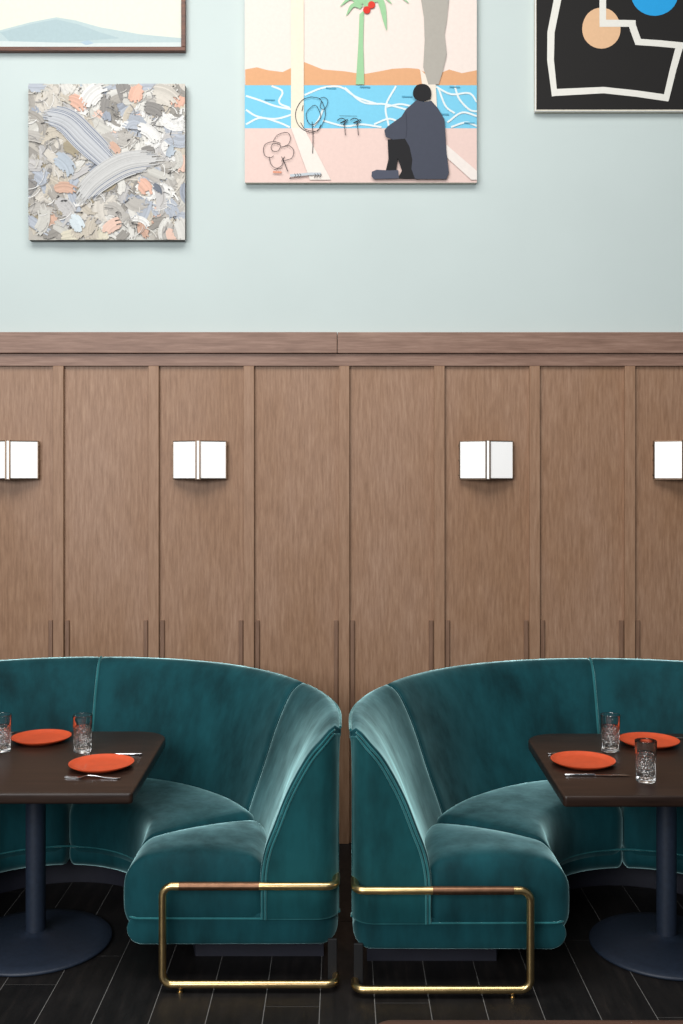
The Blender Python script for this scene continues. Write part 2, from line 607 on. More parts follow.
def make_booth(loc, label):
    root = thing('banquette_booth', loc, label, 'booth seat', 'teal velvet horseshoe booths along the panelled wall')
    # outer body carrying the back
    bm = bmesh.new()
    rings = []
    for k in range(97):
        t = k / 96
        P = profile(t)
        N = p_normals(P)
        ring = [place(t, .004, .245), place(t, .004, .55), place(t, .004, .89)]
        for i in range(N_P - 7, -1, -4):
            q = P[i] - N[i] * .012
            ring.append(place(t, max(.006, q.x), min(q.y, .93)))
        ring.append(place(t, .27, .245))
        rings.append([bm.verts.new(v) for v in ring])
    m = len(rings[0])
    for a, b in zip(rings, rings[1:]):
        for k in range(m):
            bm.faces.new((a[k], a[(k + 1) % m], b[(k + 1) % m], b[k]))
    bm.faces.new(rings[0][::-1])
    bm.faces.new(rings[-1])
    obj('outer_back', bm, M['velvet_dark'], root)
    TS = .262
    for a, b, nt, nm in ((0, TS, 26, 'arm_panel'), (TS, .5, 26, 'back_panel'), (.5, 1 - TS, 26, 'back_panel'), (1 - TS, 1, 26, 'arm_panel')):
        obj(nm, pad(a, b, nt), M['velvet'], root, angle=70)
    # seat cushions
    for a, b, nb, zt, cr, nm in ((0, .232, 14, .452, .034, 'seat_cushion'), (.232, .5, 26, .452, .02, 'seat_cushion'), (.5, .768, 26, .452, .02, 'seat_cushion'), (.768, 1, 14, .452, .034, 'seat_cushion')):
        obj(nm, cushion(a, b, nb, zt, cr), M['velvet'], root, angle=80)
    for a, b in ((0, .5), (.5, 1)):
        obj('base_band', band(a, b), M['velvet'], root, angle=80)
    # front faces of the two arms, with double piping along their curved edge
    for s in (-1, 1):
        prof = [p for p in PR_ARM]
        outline = [(.288, .243)] + [(p.x, p.y) for p in prof[:-4]] + [(-.004, .905), (.0, .80), (.0, .5), (.0, .243)]
        bm = bmesh.new()
        vs = [bm.verts.new((s * (R_O - u), YF - .014, z)) for u, z in outline]
        f = bm.faces.new(vs)
        ex = bmesh.ops.extrude_face_region(bm, geom=[f])
        for v in ex['geom']:
            if isinstance(v, bmesh.types.BMVert): v.co.y = YF + .03
        bm.edges.ensure_lookup_table()
        es = [e for e in bm.edges if all(abs(v.co.y - (YF - .014)) < 1e-5 for v in e.verts)]
        bmesh.ops.bevel(bm, geom=es, offset=.010, segments=3, profile=.5, affect='EDGES', clamp_overlap=True)
        for q in range(1, 15):
            bmesh.ops.bisect_plane(bm, geom=bm.verts[:] + bm.edges[:] + bm.faces[:], plane_co=(s * (R_O - .0062 * q), 0, 0), plane_no=(1, 0, 0))
        for q in range(1, 6):
            bmesh.ops.bisect_plane(bm, geom=bm.verts[:] + bm.edges[:] + bm.faces[:], plane_co=(0, 0, .243 + .11 * q), plane_no=(0, 0, 1))
        bmesh.ops.triangulate(bm, faces=[f for f in bm.faces if len(f.verts) > 4])
        obj('arm_front', bm, M['velvet_dark'], root, angle=50)
        for off, rr, dy in ((-.004, .0042, -.012), (.009, .0038, -.015)):
            bm = bmesh.new()
            N = p_normals(prof)
            pts = [Vector((s * (R_O - (p - n * off).x), YF + dy, (p - n * off).y)) for p, n in list(zip(prof, N))[:-3]]
            pts = [Vector((pts[0].x, YF + dy, .246))] + pts
            tube(bm, pts, rr, 8)
            obj('piping', bm, M['velvet_pipe'], root)
    # piping: top rear edge, centre seams, band seam
    bm = bmesh.new()
    tube(bm, [place(k / 96, -.005, .930 + .008 * sstep((min(k, 96 - k) / 96 - .14) / .24)) for k in range(97)], .005, 8)
    obj('piping', bm, M['velvet_pipe'], root)
    for t in (.5,):
        bm = bmesh.new()
        P = profile(t); N = p_normals(P)
        tube(bm, [place(t, (p + n * .011).x, (p + n * .011).y) for p, n in list(zip(P, N))[:-3]], .0065, 8)
        obj('seam_piping', bm, M['velvet_pipe'], root)
    for t in (TS, 1 - TS):
        bm = bmesh.new()
        P = profile(t); N = p_normals(P)
        tube(bm, [place(t, (p + n * .0085).x, (p + n * .0085).y) for p, n in list(zip(P, N))[:-6]], .003, 8)
        obj('seam_piping', bm, M['velvet'], root)
    line = [Vector((-R_O + u_, YF - .008, .246)) for u_ in (-.001, .003, .01, .018, .027, .037, .048, .06, .075, .09)]
    line = [Vector((-R_O + .014, YF + .09, .246)), Vector((-R_O + .001, YF + .03, .246))] + line
    cr = .055
    for k in range(7):
        q = PI / 2 * k / 6
        line.append(Vector((-R_F - cr + cr * math.sin(q) + .002, YF + cr - (cr + .004) * math.cos(q), .246)))
    n0 = len(line)
    for k in range(6, 91):
        p, j = P_F(k / 96), P_J(k / 96)
        line.append(p + (p - j).normalized() * .003 + Vector((0, 0, .246)))
    line += [Vector((-v.x, v.y, v.z)) for v in reversed(line[:n0])]
    bm = bmesh.new()
    tube(bm, line, .004, 8)
    obj('piping', bm, M['velvet_pipe'], root)
    # the outer front corners of both arms are rounded in plan
    rc = .085
    for ch in root.children:
        for v in ch.data.vertices:
            d = abs(v.co.x) - (R_O - rc)
            k = 1 - (v.co.y - YF) / .18
            if d > 0 and k > 0:
                d = min(d, rc * .97)
                v.co.y += (rc - math.sqrt(rc * rc - d * d)) * min(1, k)
        ch.data.update()
    # recessed plinth
    bm = bmesh.new()
    rings = []
    for k in range(65):
        t = .15 + .7 * k / 64
        o, n = P_O(t)
        f = P_F(t); j = P_J(t)
        inner = f + (j - f).normalized() * .23
        outer = o + n * .06
        inner.y = max(inner.y, 0)
        rings.append([bm.verts.new((q.x, q.y, z)) for q, z in ((inner, 0), (outer, 0), (outer, .17), (inner, .17))])
    for a, b in zip(rings, rings[1:]):
        for k in range(4):
            bm.faces.new((a[k], a[(k + 1) % 4], b[(k + 1) % 4], b[k]))
    bm.faces.new(rings[0][::-1]); bm.faces.new(rings[-1])
    obj('plinth', bm, M['plinth'], root)
    # brass frame at each end
    for s in (-1, 1):
        yr = YF - .056
        xi, xo = .558, 1.184
        bm = bmesh.new()
        loop = [(s * xo, YF + .055, .384), (s * xo, yr, .384), (s * xi, yr, .384), (s * xi, yr, .030), (s * xo, yr, .030), (s * xo, YF + .012, .030)]
        tube(bm, fillet_path(loop, .036, 8), .0142, 14)
        fr = obj('brass_rail_frame', bm, M['brass'], root)
        tag(fr, label='brass tube leg frame')
        bm = bmesh.new()
        box(bm, min(s * (xo - .030), s * (xo + .004)), max(s * (xo - .030), s * (xo + .004)), YF + .008, YF + .020, .012, .165, .003)  # added bracket, put in for the dark shade at the lower rail end
        tag(obj('added_shade_bracket', bm, M['shade_black'], fr, smooth=False), label='added black bracket standing in for shade at the rail end')
        bm = bmesh.new()
        tube(bm, [(s * (xi + .06), yr, .384), (s * (R_O - .288), yr, .384)], .0150, 14)
        tag(obj('rail_sleeve', bm, M['copper'], fr), label='copper brown sleeve on top bar')
        bm = bmesh.new()
        x = s * (xi + .064)
        tube(bm, [(x, yr, .0), (x, yr, .006), (x, yr, .0061), (x, yr, .020)], .006, 10, radii=[.011, .011, .007, .007])
        obj('levelling_foot', bm, M['brass'], fr)
    return root


make_booth((-1.206, 4.08, 0), 'teal velvet horseshoe booth at the left, curving around the left-hand dark table')
booth_r = None


def make_second_booth():
    src = [o for o in COL.objects if o.name.startswith('banquette_booth')][0]
    c = copy_tree(src)
    c.location = (1.231, 4.04, 0)
    c['label'] = 'teal velvet horseshoe booth at the right, curving around the right-hand dark table'
    return c


make_second_booth()


# ------------------------------------------------------------------ tables
TT = .74


def rounded_rect(hw, hd, r_front, r_back, n=8, taper=.009):
    pts = []
    for cx, cy, r, a0 in ((hw - r_back, hd - r_back, r_back, 0), (-hw + r_back, hd - r_back, r_back, PI / 2),
                          (-hw + r_front, -hd + r_front, r_front, PI), (hw - r_front, -hd + r_front, r_front, 1.5 * PI)):
        for k in range(n + 1):
            a = a0 + PI / 2 * k / n
            pts.append((cx + r * math.cos(a), cy + r * math.sin(a)))
    return [(x * (1 - taper / hw * (y / hd)), y) for x, y in pts]


def slab(pts, z0, z1, bev):
    bm = bmesh.new()
    vs = [bm.verts.new((x, y, z0)) for x, y in pts]
    f = bm.faces.new(vs)
    ex = bmesh.ops.extrude_face_region(bm, geom=[f])
    for v in ex['geom']:
        if isinstance(v, bmesh.types.BMVert): v.co.z = z1
    es = [e for e in bm.edges if abs(e.verts[0].co.z - e.verts[1].co.z) < 1e-6]
    bmesh.ops.bevel(bm, geom=es, offset=bev, segments=3, profile=.5, affect='EDGES')
    return bm


def make_table(loc, label, hw, hd, top, rb=.14, dy=0):
    root = thing('pedestal_table', loc, label, 'table')
    obj('tabletop', slab([(x, y + dy) for x, y in rounded_rect(hw, hd, .014, rb)], TT - .040, TT, .008), top, root, angle=50)
    bm = bmesh.new()
    lathe(bm, [(.0, .012), (.039, .012), (.039, .05), (.039, .68), (.039, TT - .046), (.0, TT - .046)], 32)
    obj('pedestal_column', bm, M['iron'], root)
    bm = bmesh.new()
    lathe(bm, [(0, 0), (.293, 0), (.299, .004), (.300, .010), (.295, .015), (.25, .021), (.15, .033), (.08, .043), (.046, .048), (.043, .052), (.038, .053), (0, .053)], 64)
    obj('round_base', bm, M['iron'], root, angle=60)
    bm = bmesh.new()
    box(bm, -.23, .23, -.025, .025, TT - .056, TT - .0395, .003)
    box(bm, -.025, .025, -.23, .23, TT - .0555, TT - .040, .003)
    obj('support_spider', bm, M['iron'], root, smooth=False)
    return root


TL = (-1.225, 4.20, 0)
TR = (1.287, 4.165, 0)
make_table(TL, 'dark walnut pedestal table in the left booth, round blue-black base', .473, .46, M['table_wood'], dy=-.018)
make_table(TR, 'dark walnut pedestal table in the right booth, round blue-black base', .500, .458, M['table_wood'], dy=-.02)
make_table((.515, 1.704, 0), 'brown wooden table nearest the viewer, only its far edge showing', .46, .46, M['near_wood'], .04)


# ------------------------------------------------------------------ tableware
def on_table(px, py):
    d = EYE - TT
    s = (py - HY) / d
    return Vector(((px - CX) / s, F / s, TT))


def make_plate(px, py, label):
    bm = bmesh.new()
    prof = [(0, .0058), (.055, .0060), (.092, .0068), (.108, .0105), (.1190, .0180), (.1225, .0200), (.1246, .0196), (.1244, .0165),
            (.110, .0085), (.096, .0040), (.0905, .0033)]
    root = thing('dinner_plate', on_table(px, py), label, 'plate', 'coral orange plates on the dark tables')
    lathe(bm, prof + [(.0, .0033)], 64)
    obj('plate_body', bm, M['plate'], root, angle=60)
    bm = bmesh.new()
    lathe(bm, [(.079, .0035), (.082, .0), (.087, .0), (.090, .0038)], 48)
    obj('foot_ring', bm, M['plate_foot'], root)
    return root


make_plate(101.5, 767.0, 'coral orange plate in front of the glass on the left table, fork before it')
make_plate(41.5, 740.5, 'coral orange plate at the rear of the left table, between two glasses')
make_plate(583, 764.0, 'coral orange plate at the left of the right table, with a knife before it')
make_plate(649, 743.8, 'coral orange plate at the rear of the right table, behind two glasses')


def make_tumbler(px, py, label, rot=0):
    bm = bmesh.new()
    H, R0, R1 = .150, .0355, .0400
    rows, cols = 9, 16

    def mod(a, z, r):
        if z < .012 or z > .100: return 0
        v = (z - .012) / (.088) * rows
        u = (a / (2 * PI)) * cols
        u += .5 * (int(v) % 2)
        fu, fv = abs((u % 1) - .5) * 2, abs((v % 1) - .5) * 2
        return -.0034 * max(fu, fv) ** 1.4
    prof = [(0, 0), (R0 - .004, 0), (R0 - .001, .002), (R0, .006)]
    nz = 58
    for k in range(nz + 1):
        z = .010 + (.106 - .010) * k / nz
        prof.append((R0 + (R1 - R0) * z / H, z))
    prof += [(R0 + (R1 - R0) * z / H, z) for z in (.115, .122, .130, .139, .146)]
    prof += [(R1 - .0002, .1491), (R1 - .0010, .150), (R1 - .0018, .1491)]
    prof += [(R0 + (R1 - R0) * z / H - .0024 - .0030 * (1 - z / H), z) for z in (.145, .12, .09, .06, .035)]
    prof += [(R0 - .008, .022), (R0 - .016, .019), (0, .0185)]
    lathe(bm, prof, 112, mod)
    o = obj('tumbler', bm, M['glass'], None, angle=9)
    o.location = on_table(px, py)
    o.location.z += .0004
    o.rotation_euler.z = rot
    return tag(o, label, 'glass', 'cut glass tumblers on the dark tables')


make_tumbler(82.7, 751.6, 'cut glass tumbler between the two orange plates on the left table')
make_tumbler(1.6, 751.3, 'cut glass tumbler at the left edge of the left table, partly out of view', .2)
make_tumbler(610.3, 751.2, 'cut glass tumbler between the two orange plates on the right table', .1)
make_tumbler(645.8, 781.2, 'cut glass tumbler nearest the front edge of the right table', .3)


def strip_solid(bm, st):
    """st: list of (x, half width, z centre, half thickness, y centre)"""
    rings = []
    for x, w, z, h, y in st:
        r = [(w, -h * .6), (w, h * .6), (w * .7, h), (-w * .7, h), (-w, h * .6), (-w, -h * .6), (-w * .7, -h), (w * .7, -h)]
        rings.append([bm.verts.new((x, y + a, z + b)) for a, b in r])
    for a, b in zip(rings, rings[1:]):
        for k in range(8):
            bm.faces.new((a[k], a[(k + 1) % 8], b[(k + 1) % 8], b[k]))
    bm.faces.new(rings[0][::-1]); bm.faces.new(rings[-1])


def make_fork(loc, rz, label):
    root = thing('dinner_fork', loc, label, 'fork', None, rz)
    bm = bmesh.new()
    strip_solid(bm, [(.112, .0035, .0045, .0014, 0), (.108, .0068, .0042, .0017, 0), (.09, .0066, .0036, .0018, 0), (.05, .0045, .0055, .0019, 0),
                     (.015, .0030, .0105, .0021, 0), (-.012, .0030, .0120, .0021, 0)])
    obj('handle', bm, M['steel'], root, angle=50)
    bm = bmesh.new()
    strip_solid(bm, [(-.011, .0030, .0120, .0019, 0), (-.026, .0060, .0085, .0014, 0), (-.038, .0110, .0052, .0012, 0), (-.052, .0122, .0036, .0011, 0)])
    for k in range(4):
        y = (k - 1.5) * .0066
        strip_solid(bm, [(-.051, .0023, .0036, .0010, y), (-.07, .0021, .0028, .0010, y), (-.088, .0017, .0042, .0009, y * .98), (-.098, .0008, .0062, .0006, y * .97)])
    obj('tines', bm, M['steel'], root, angle=50)
    return root


def make_knife(loc, rz, label):
    root = thing('table_knife', loc, label, 'knife', None, rz)
    bm = bmesh.new()
    strip_solid(bm, [(-.118, .0040, .0050, .0030, 0), (-.114, .0072, .0050, .0042, 0), (-.08, .0066, .0050, .0042, 0), (-.03, .0052, .0050, .0042, 0), (-.012, .0050, .0050, .0046, 0), (-.006, .0042, .0050, .0032, 0)])
    obj('handle', bm, M['steel'], root, angle=50)
    bm = bmesh.new()
    strip_solid(bm, [(-.007, .0040, .0050, .0018, 0), (.004, .0066, .0045, .0011, 0), (.05, .0092, .0040, .0010, .001), (.09, .0094, .0040, .0009, .001), (.112, .0070, .0040, .0008, -.0005), (.124, .0020, .0040, .0006, -.004)])
    obj('blade', bm, M['steel'], root, angle=50)
    return root


make_fork(on_table(91, 778.5), math.radians(-3), 'steel fork lying in front of the nearer orange plate, left table')
make_knife(on_table(113, 755.4), math.radians(182), 'steel knife tucked behind the nearer plate on left table')
make_fork(on_table(-11, 733.2), math.radians(-2), 'steel fork at the left edge, handle end beside the rear orange plate')
make_knife(on_table(596, 776), math.radians(-1), 'steel knife lying in front of the left-hand orange plate, right table')
make_fork(on_table(575, 754.2), math.radians(180), 'steel fork poking out behind the left-hand plate on right table')
make_knife(on_table(701, 738.3), math.radians(183), 'steel knife at the right edge, its tip beside the rear orange plate')


# ------------------------------------------------------------------ wall sconces
def make_sconce(px, label):
    x = wx(px); z0 = wz(479.0); z1 = wz(441.5)
    W, D = .1345, .085
    root = thing('wall_sconce', (x, YW - .0005, (z0 + z1) / 2), label, 'wall lamp', 'white folded wall lamps on the wood panelling')
    h = (z1 - z0) / 2
    bm = bmesh.new()
    box(bm, -.055, .055, -.014, 0, -h * .8, h * .8, .002)
    obj('back_plate', bm, M['bronze'], root, smooth=False)
    for s in (-1, 1):
        bm = bmesh.new()
        th = .008
        a0, a1 = Vector((s * .012, -D)), Vector((s * W, -.026))
        nrm = Vector((a1 - a0)).normalized()
        pr = Vector((-nrm.y, nrm.x)) * (s)
        if pr.y < 0: pr = -pr
        q = [a0, a1, a1 + pr * th, a0 + pr * th]
        lo = [bm.verts.new((p.x, p.y, -h + .004)) for p in q]
        hi = [bm.verts.new((p.x, p.y, h - .003)) for p in q]
        bm.faces.new(lo[::-1]); bm.faces.new(hi)
        for k in range(4): bm.faces.new((lo[k], lo[(k + 1) % 4], hi[(k + 1) % 4], hi[k]))
        bmesh.ops.bevel(bm, geom=bm.edges[:], offset=.0015, segments=2, affect='EDGES')
        obj('opal_panel', bm, M['opal'], root, smooth=False)
        # spine bar
        bm = bmesh.new()
        box(bm, s * .0098 - .0036, s * .0098 + .0036, -D - .006, -D + .012, -h - .004, h + .004, .001)
        obj('spine_bar', bm, M['bronze'], root, smooth=False)
        # side post with screw heads
        bm = bmesh.new()
        box(bm, s * (W + .0005) - .0022, s * (W + .0005) + .0022, -.030, -.012, -h, h, .0006)
        sp = obj('side_post', bm, M['bronze'], root, smooth=False)
        for zz in (-h * .78, 0, h * .78):
            bm = bmesh.new()
            xx = s * (W + .002)
            tube(bm, [(xx, -.021, zz), (xx + s * .0045, -.021, zz)], .005, 10)
            obj('screw', bm, M['bronze'], sp)
    bm = bmesh.new()
    box(bm, -.0058, .0058, -D - .003, -D + .010, -h, h, .001)
    obj('opal_spine', bm, M['opal'], root, smooth=False)
    for zz, nm in ((-h, 'bottom_tray'), (h, 'top_tray')):
        bm = bmesh.new()
        q = [(-W, -.027), (-.012, -D - .001), (.012, -D - .001), (W, -.027), (W, -.010), (-W, -.010)]
        lo = [bm.verts.new((a, b, zz - .0018)) for a, b in q]
        hi = [bm.verts.new((a, b, zz + .0018)) for a, b in q]
        bm.faces.new(lo[::-1]); bm.faces.new(hi)
        for k in range(6): bm.faces.new((lo[k], lo[(k + 1) % 6], hi[(k + 1) % 6], hi[k]))
        obj(nm, bm, M['bronze'], root, smooth=False)
    return root


make_sconce(13.2, 'white folded wall lamp at the far left, cut by the picture edge')
make_sconce(200.3, 'white folded wall lamp above the left booth, second from the left')
make_sconce(485.6, 'white folded wall lamp above the right booth, third from the left')
make_sconce(679.0, 'white folded wall lamp at the far right, cut by the picture edge')


# ------------------------------------------------------------------ pictures
class Art:
    """A stretched canvas: layered paint shapes on the front, cloth sides. Points are given in frame pixels at the canvas plane."""

    def __init__(self, x0, x1, y0, y1, depth=.034, gap=.003, step=.0002):
        self.step = step
        self.Y = YW + .018 - gap - depth
        self.bm = bmesh.new()
        self.cl = self.bm.loops.layers.float_color.new('paint')
        self.k = 0
        self.b = (x0, x1, y0, y1)
        c = self.p(((x0 + x1) / 2, y1))
        self.o = Vector((c.x, YW + .018 - gap, c.z))
        a, d = self.p((x0, y1)), self.p((x1, y0))
        box(self.bm, a.x, d.x, self.Y + .0004, self.Y + depth, a.z, d.z, .003, 2, mat=1)

    def p(self, q, k=0):
        return Vector((wx(q[0], self.Y), self.Y - self.step * k, wz(q[1], self.Y)))

    def poly(self, pts, col, layer=True):
        x0, x1, y0, y1 = self.b
        pts = [(min(max(x, x0), x1), min(max(y, y0), y1)) for x, y in pts]
        cl = []
        for q in pts:
            if not cl or (abs(q[0] - cl[-1][0]) + abs(q[1] - cl[-1][1])) > 1e-4: cl.append(q)
        if len(cl) > 1 and abs(cl[0][0] - cl[-1][0]) + abs(cl[0][1] - cl[-1][1]) < 1e-4: cl.pop()
        if len(cl) < 3: return
        if layer: self.k += 1
        area = sum(a[0] * b[1] - b[0] * a[1] for a, b in zip(cl, cl[1:] + cl[:1]))
        if area > 0: cl = cl[::-1]
        f = self.bm.faces.new([self.bm.verts.new(self.p(q, self.k)) for q in cl])
        f.material_index = 0
        for l in f.loops: l[self.cl] = tuple(col[:3]) + (1,)
        return f

    def rect(self, x0, x1, y0, y1, col): self.poly([(x0, y0), (x1, y0), (x1, y1), (x0, y1)], col)

    def disc(self, x, y, rx, ry, col, n=28, wob=0):
        self.poly([(x + rx * (1 + wob * math.sin(3 * a)) * math.cos(a), y + ry * (1 + wob * math.cos(2 * a)) * math.sin(a)) for a in [2 * PI * i / n for i in range(n)]], col)

    def line(self, pts, w, col, n=0, lanes=None):
        if n: pts = [tuple(v) for v in smooth_pts(pts, n)]
        P = [Vector(q) for q in pts]
        ws = w if isinstance(w, (list, tuple)) else [w] * len(P)
        N = []
        for i in range(len(P)):
            t = (P[min(len(P) - 1, i + 1)] - P[max(0, i - 1)])
            t = t.normalized() if t.length > 1e-9 else Vector((1, 0))
            N.append(Vector((-t.y, t.x)))
        self.k += 1
        lanes = lanes or [col]
        m = len(lanes)
        for j, c in enumerate(lanes):
            f0, f1 = j / m - .5, (j + 1) / m - .5
            for i in range(len(P) - 1):
                q = [P[i] + N[i] * ws[i] * f0, P[i + 1] + N[i + 1] * ws[i + 1] * f0, P[i + 1] + N[i + 1] * ws[i + 1] * f1, P[i] + N[i] * ws[i] * f1]
                self.poly([tuple(v) for v in q], c, False)

    def build(self, name, label, edge, mat):
        o = obj(name, self.bm, [mat, edge], None, smooth=False, recalc=False)
        me = o.data
        for v in me.vertices: v.co -= self.o
        o.location = self.o
        return tag(o, label, 'painting')


# --- seaside painting with the seated figure
art = Art(244.8, 476.8, -92, 182.6)


def c2(x, y): return (235 + x / 2.732, y / 2.732)
def c3(x, y): return (360 + x / 5.464, 60 + y / 5.464)
def c4(x, y): return (235 + x / 5.254, 85 + y / 5.254)


sky, hill, sea, sand = rgb(252, 236, 226), rgb(236, 178, 132), rgb(132, 214, 244), rgb(247, 217, 207)
art.rect(244.8, 476.8, -92, 75, sky)
art.rect(244.8, 476.8, 128, 182.6, sand)
art.rect(244.8, 476.8, 84, 128.3, sea)
hills = [(28, 190), (60, 184), (90, 192), (130, 197), (155, 185), (190, 170), (215, 180), (240, 190), (300, 195), (350, 203), (395, 195), (430, 188), (470, 186), (500, 188), (540, 208), (585, 190), (620, 200), (661, 192)]
art.poly([c2(*q) for q in hills] + [c2(661, 233), c2(28, 233)], hill)
rnd = random.Random(11)
ripple = rgb(240, 250, 250)
for pts in ([(30, 262), (70, 275), (110, 290), (160, 300)], [(100, 235), (130, 250), (120, 280), (150, 295)], [(30, 300), (60, 318), (110, 325), (160, 312)],
            [(30, 340), (70, 322), (120, 335), (150, 348)], [(190, 260), (240, 240), (290, 238), (330, 265), (390, 285)], [(300, 240), (350, 280), (410, 285), (470, 300)],
            [(440, 235), (412, 290), (420, 345)], [(415, 292), (450, 285), (480, 290)], [(240, 330), (300, 345), (345, 340), (400, 348)], [(380, 340), (420, 325), (450, 335)],
            [(545, 235), (590, 258), (640, 255), (661, 280)], [(600, 235), (612, 270), (640, 300), (661, 305)], [(555, 240), (575, 290), (600, 310)], [(580, 335), (620, 308), (661, 318)], [(590, 348), (630, 335), (661, 345)], [(240, 300), (230, 325), (215, 345)]):
    art.line([c2(*q) for q in pts], 1.9, ripple, 14)
for x, y in ((95, 273), (262, 241), (470, 264), (640, 336), (355, 238), (600, 238), (570, 312)):
    art.line([c2(x - 14, y), c2(x + 14, y + 1)], 1.3, rgb(96, 176, 206))
# pale light stripes
art.poly([c2(153, -250), c2(188, -250), c2(188, 350), c2(153, 350)], rgb(252, 240, 218))
art.poly([c2(153, 350), c2(188, 350), c2(262, 492), c2(205, 492)], rgb(253, 242, 232))
art.poly([c2(505, 190), c2(548, 232), c2(552, 300), c2(520, 300)], rgb(250, 238, 222))
art.poly([c2(577, 396), c2(661, 468), c2(661, 492), c2(645, 492), c2(577, 430)], rgb(253, 242, 234))
# smoke column
sm = rgb(186, 180, 170)
art.poly([c2(505, -120), c2(590, -120), c2(584, 0), c2(578, 60), c2(572, 95), c2(578, 150), c2(566, 200), c2(556, 232), c2(528, 232), c2(514, 185), c2(518, 110), c2(516, 50), c2(508, 0)], sm)
# palm
pg = rgb(166, 214, 164)
art.poly([c2(340, 40), c2(352, 30), c2(350, 120), c2(353, 232), c2(330, 232), c2(337, 120)], pg)
for pts, w in (([(345, 22), (318, -4), (288, 18)], [9, 8, 1]), ([(345, 20), (322, 16), (304, 44)], [8, 8, 1]), ([(352, 18), (395, 0), (414, 84)], [9, 15, 1]), ([(352, 14), (390, -20), (428, 12)], [8, 9, 1]),
               ([(352, 12), (420, -30), (474, 10)], [8, 10, 1]), ([(348, 12), (310, -50), (276, -10)], [8, 12, 1]), ([(350, 10), (365, -60), (420, -80)], [8, 14, 1]), ([(348, 8), (330, -70), (290, -84)], [8, 14, 1])):
    sp = smooth_pts([c2(*q) for q in pts], 12)
    ww = []
    for i in range(12):
        f = i / 11
        a, b, c = w
        ww.append((a * (1 - f) ** 2 + 2 * b * f * (1 - f) * 1.3 + c * f * f) / 2.0)
    art.line([tuple(v) for v in sp], ww, pg)
art.disc(*c2(360, 29), 3.7, 3.7, rgb(228, 58, 44))
art.disc(*c2(373, 15), 3.6, 3.6, rgb(232, 66, 48))
# line-drawn trees
ink = rgb(48, 44, 50)


def scribble(pts, w=.75, n=26): art.line([c4(*q) for q in pts], w * .72, ink, n)


scribble([(400, 65), (350, 85), (318, 150), (335, 215), (390, 250), (440, 235), (475, 160), (450, 80), (400, 65)], .8, 40)
scribble([(410, 110), (375, 150), (385, 200), (415, 210), (450, 170), (430, 115), (410, 110)])
scribble([(440, 75), (470, 68), (488, 90), (470, 130), (448, 120), (455, 85)])
scribble([(405, 195), (410, 280), (408, 362)], .9)
scribble([(345, 200), (370, 235), (430, 245), (452, 210)])
scribble([(358, 110), (352, 140)], .9, 4)
scribble([(200, 300), (225, 265), (275, 253), (292, 285), (275, 320), (240, 330)])
scribble([(240, 310), (200, 300), (155, 320), (155, 370), (185, 385), (205, 375)])
scribble([(180, 380), (190, 420), (220, 440), (250, 420), (255, 385)])
scribble([(250, 330), (280, 320), (308, 345), (300, 385), (262, 400)])
scribble([(195, 350), (225, 350), (240, 320), (205, 310), (190, 330), (198, 352)])
scribble([(245, 380), (260, 410), (278, 458)], 1.0)
scribble([(262, 380), (245, 405)], .9, 4)
scribble([(205, 448), (250, 438)], .8, 4)
art.line([c4(200, 460), c4(245, 462)], 1.8, rgb(236, 160, 130))
for cx_ in (570, 638):
    scribble([(cx_ - 34, 190), (cx_ - 10, 178), (cx_ + 12, 192), (cx_ - 20, 205), (cx_ + 24, 185), (cx_ - 2, 215)], 1.0)
    scribble([(cx_ + 4, 200), (cx_ + 10, 268)], .9, 6)
scribble([(548, 166), (640, 168)], .5, 6)
art.line([c4(290, 480), c4(400, 470), c4(452, 470)], 2.6, rgb(206, 214, 220))
scribble([(288, 497), (294, 490)], 1.4, 3)
for x in (312, 326, 340, 418, 432, 446):
    scribble([(x, 470), (x + 8, 478), (x - 2, 490)], .8, 6)
# seated figure
jac, blk = rgb(74, 78, 92), rgb(30, 29, 32)
art.poly([c3(*q) for q in [(150, 440), (250, 425), (285, 520), (305, 652), (205, 652), (228, 610), (205, 540), (198, 606), (140, 610), (155, 545)]], blk)
art.poly([c3(*q) for q in [(62, 640), (64, 615), (90, 604), (160, 608), (208, 606), (212, 652), (75, 655)]], rgb(84, 88, 104))
art.poly([c3(*q) for q in [(305, 225), (350, 235), (388, 228), (425, 270), (460, 330), (466, 420), (470, 500), (485, 620), (470, 655), (300, 655), (280, 600), (285, 550), (270, 480), (245, 435), (180, 440), (140, 425), (132, 390), (150, 368), (225, 315), (250, 275), (290, 240)]], jac)
art.line([c3(250, 290), c3(255, 380), c3(250, 430)], .7, rgb(56, 58, 72), 8)
art.line([c3(318, 222), c3(348, 216), c3(366, 224)], 1.5, rgb(198, 190, 180))
art.disc(*c3(338, 184), 9.2, 9.0, blk, 24, .03)
art.poly([c3(*q) for q in [(296, 205), (318, 222), (360, 214), (384, 222), (388, 180), (300, 180)]], blk)
seaside = art.build('seaside_picture', 'unframed beach painting with palm, blue sea and a seated dark-coated figure', M['canvas_edge'], M['art'])

# --- thick grey abstract
art = Art(28.6, 185.2, 84.2, 240.0, .04, .003, .00002)
pal = [rgb(*c) for c in ((214, 211, 203), (196, 191, 184), (232, 229, 222), (178, 172, 164), (205, 202, 200), (222, 215, 204), (160, 155, 148), (190, 196, 206), (244, 242, 238), (208, 198, 182))]
accent = [rgb(*c) for c in ((238, 190, 168), (242, 206, 188), (166, 172, 184), (170, 158, 134), (150, 146, 142), (230, 222, 200), (190, 200, 210), (222, 182, 160))]
art.rect(28.6, 185.2, 84.2, 240, rgb(196, 190, 180))
rnd = random.Random(23)


def shade(c, f): return tuple(min(1, x * f) for x in c[:3]) + (1,)


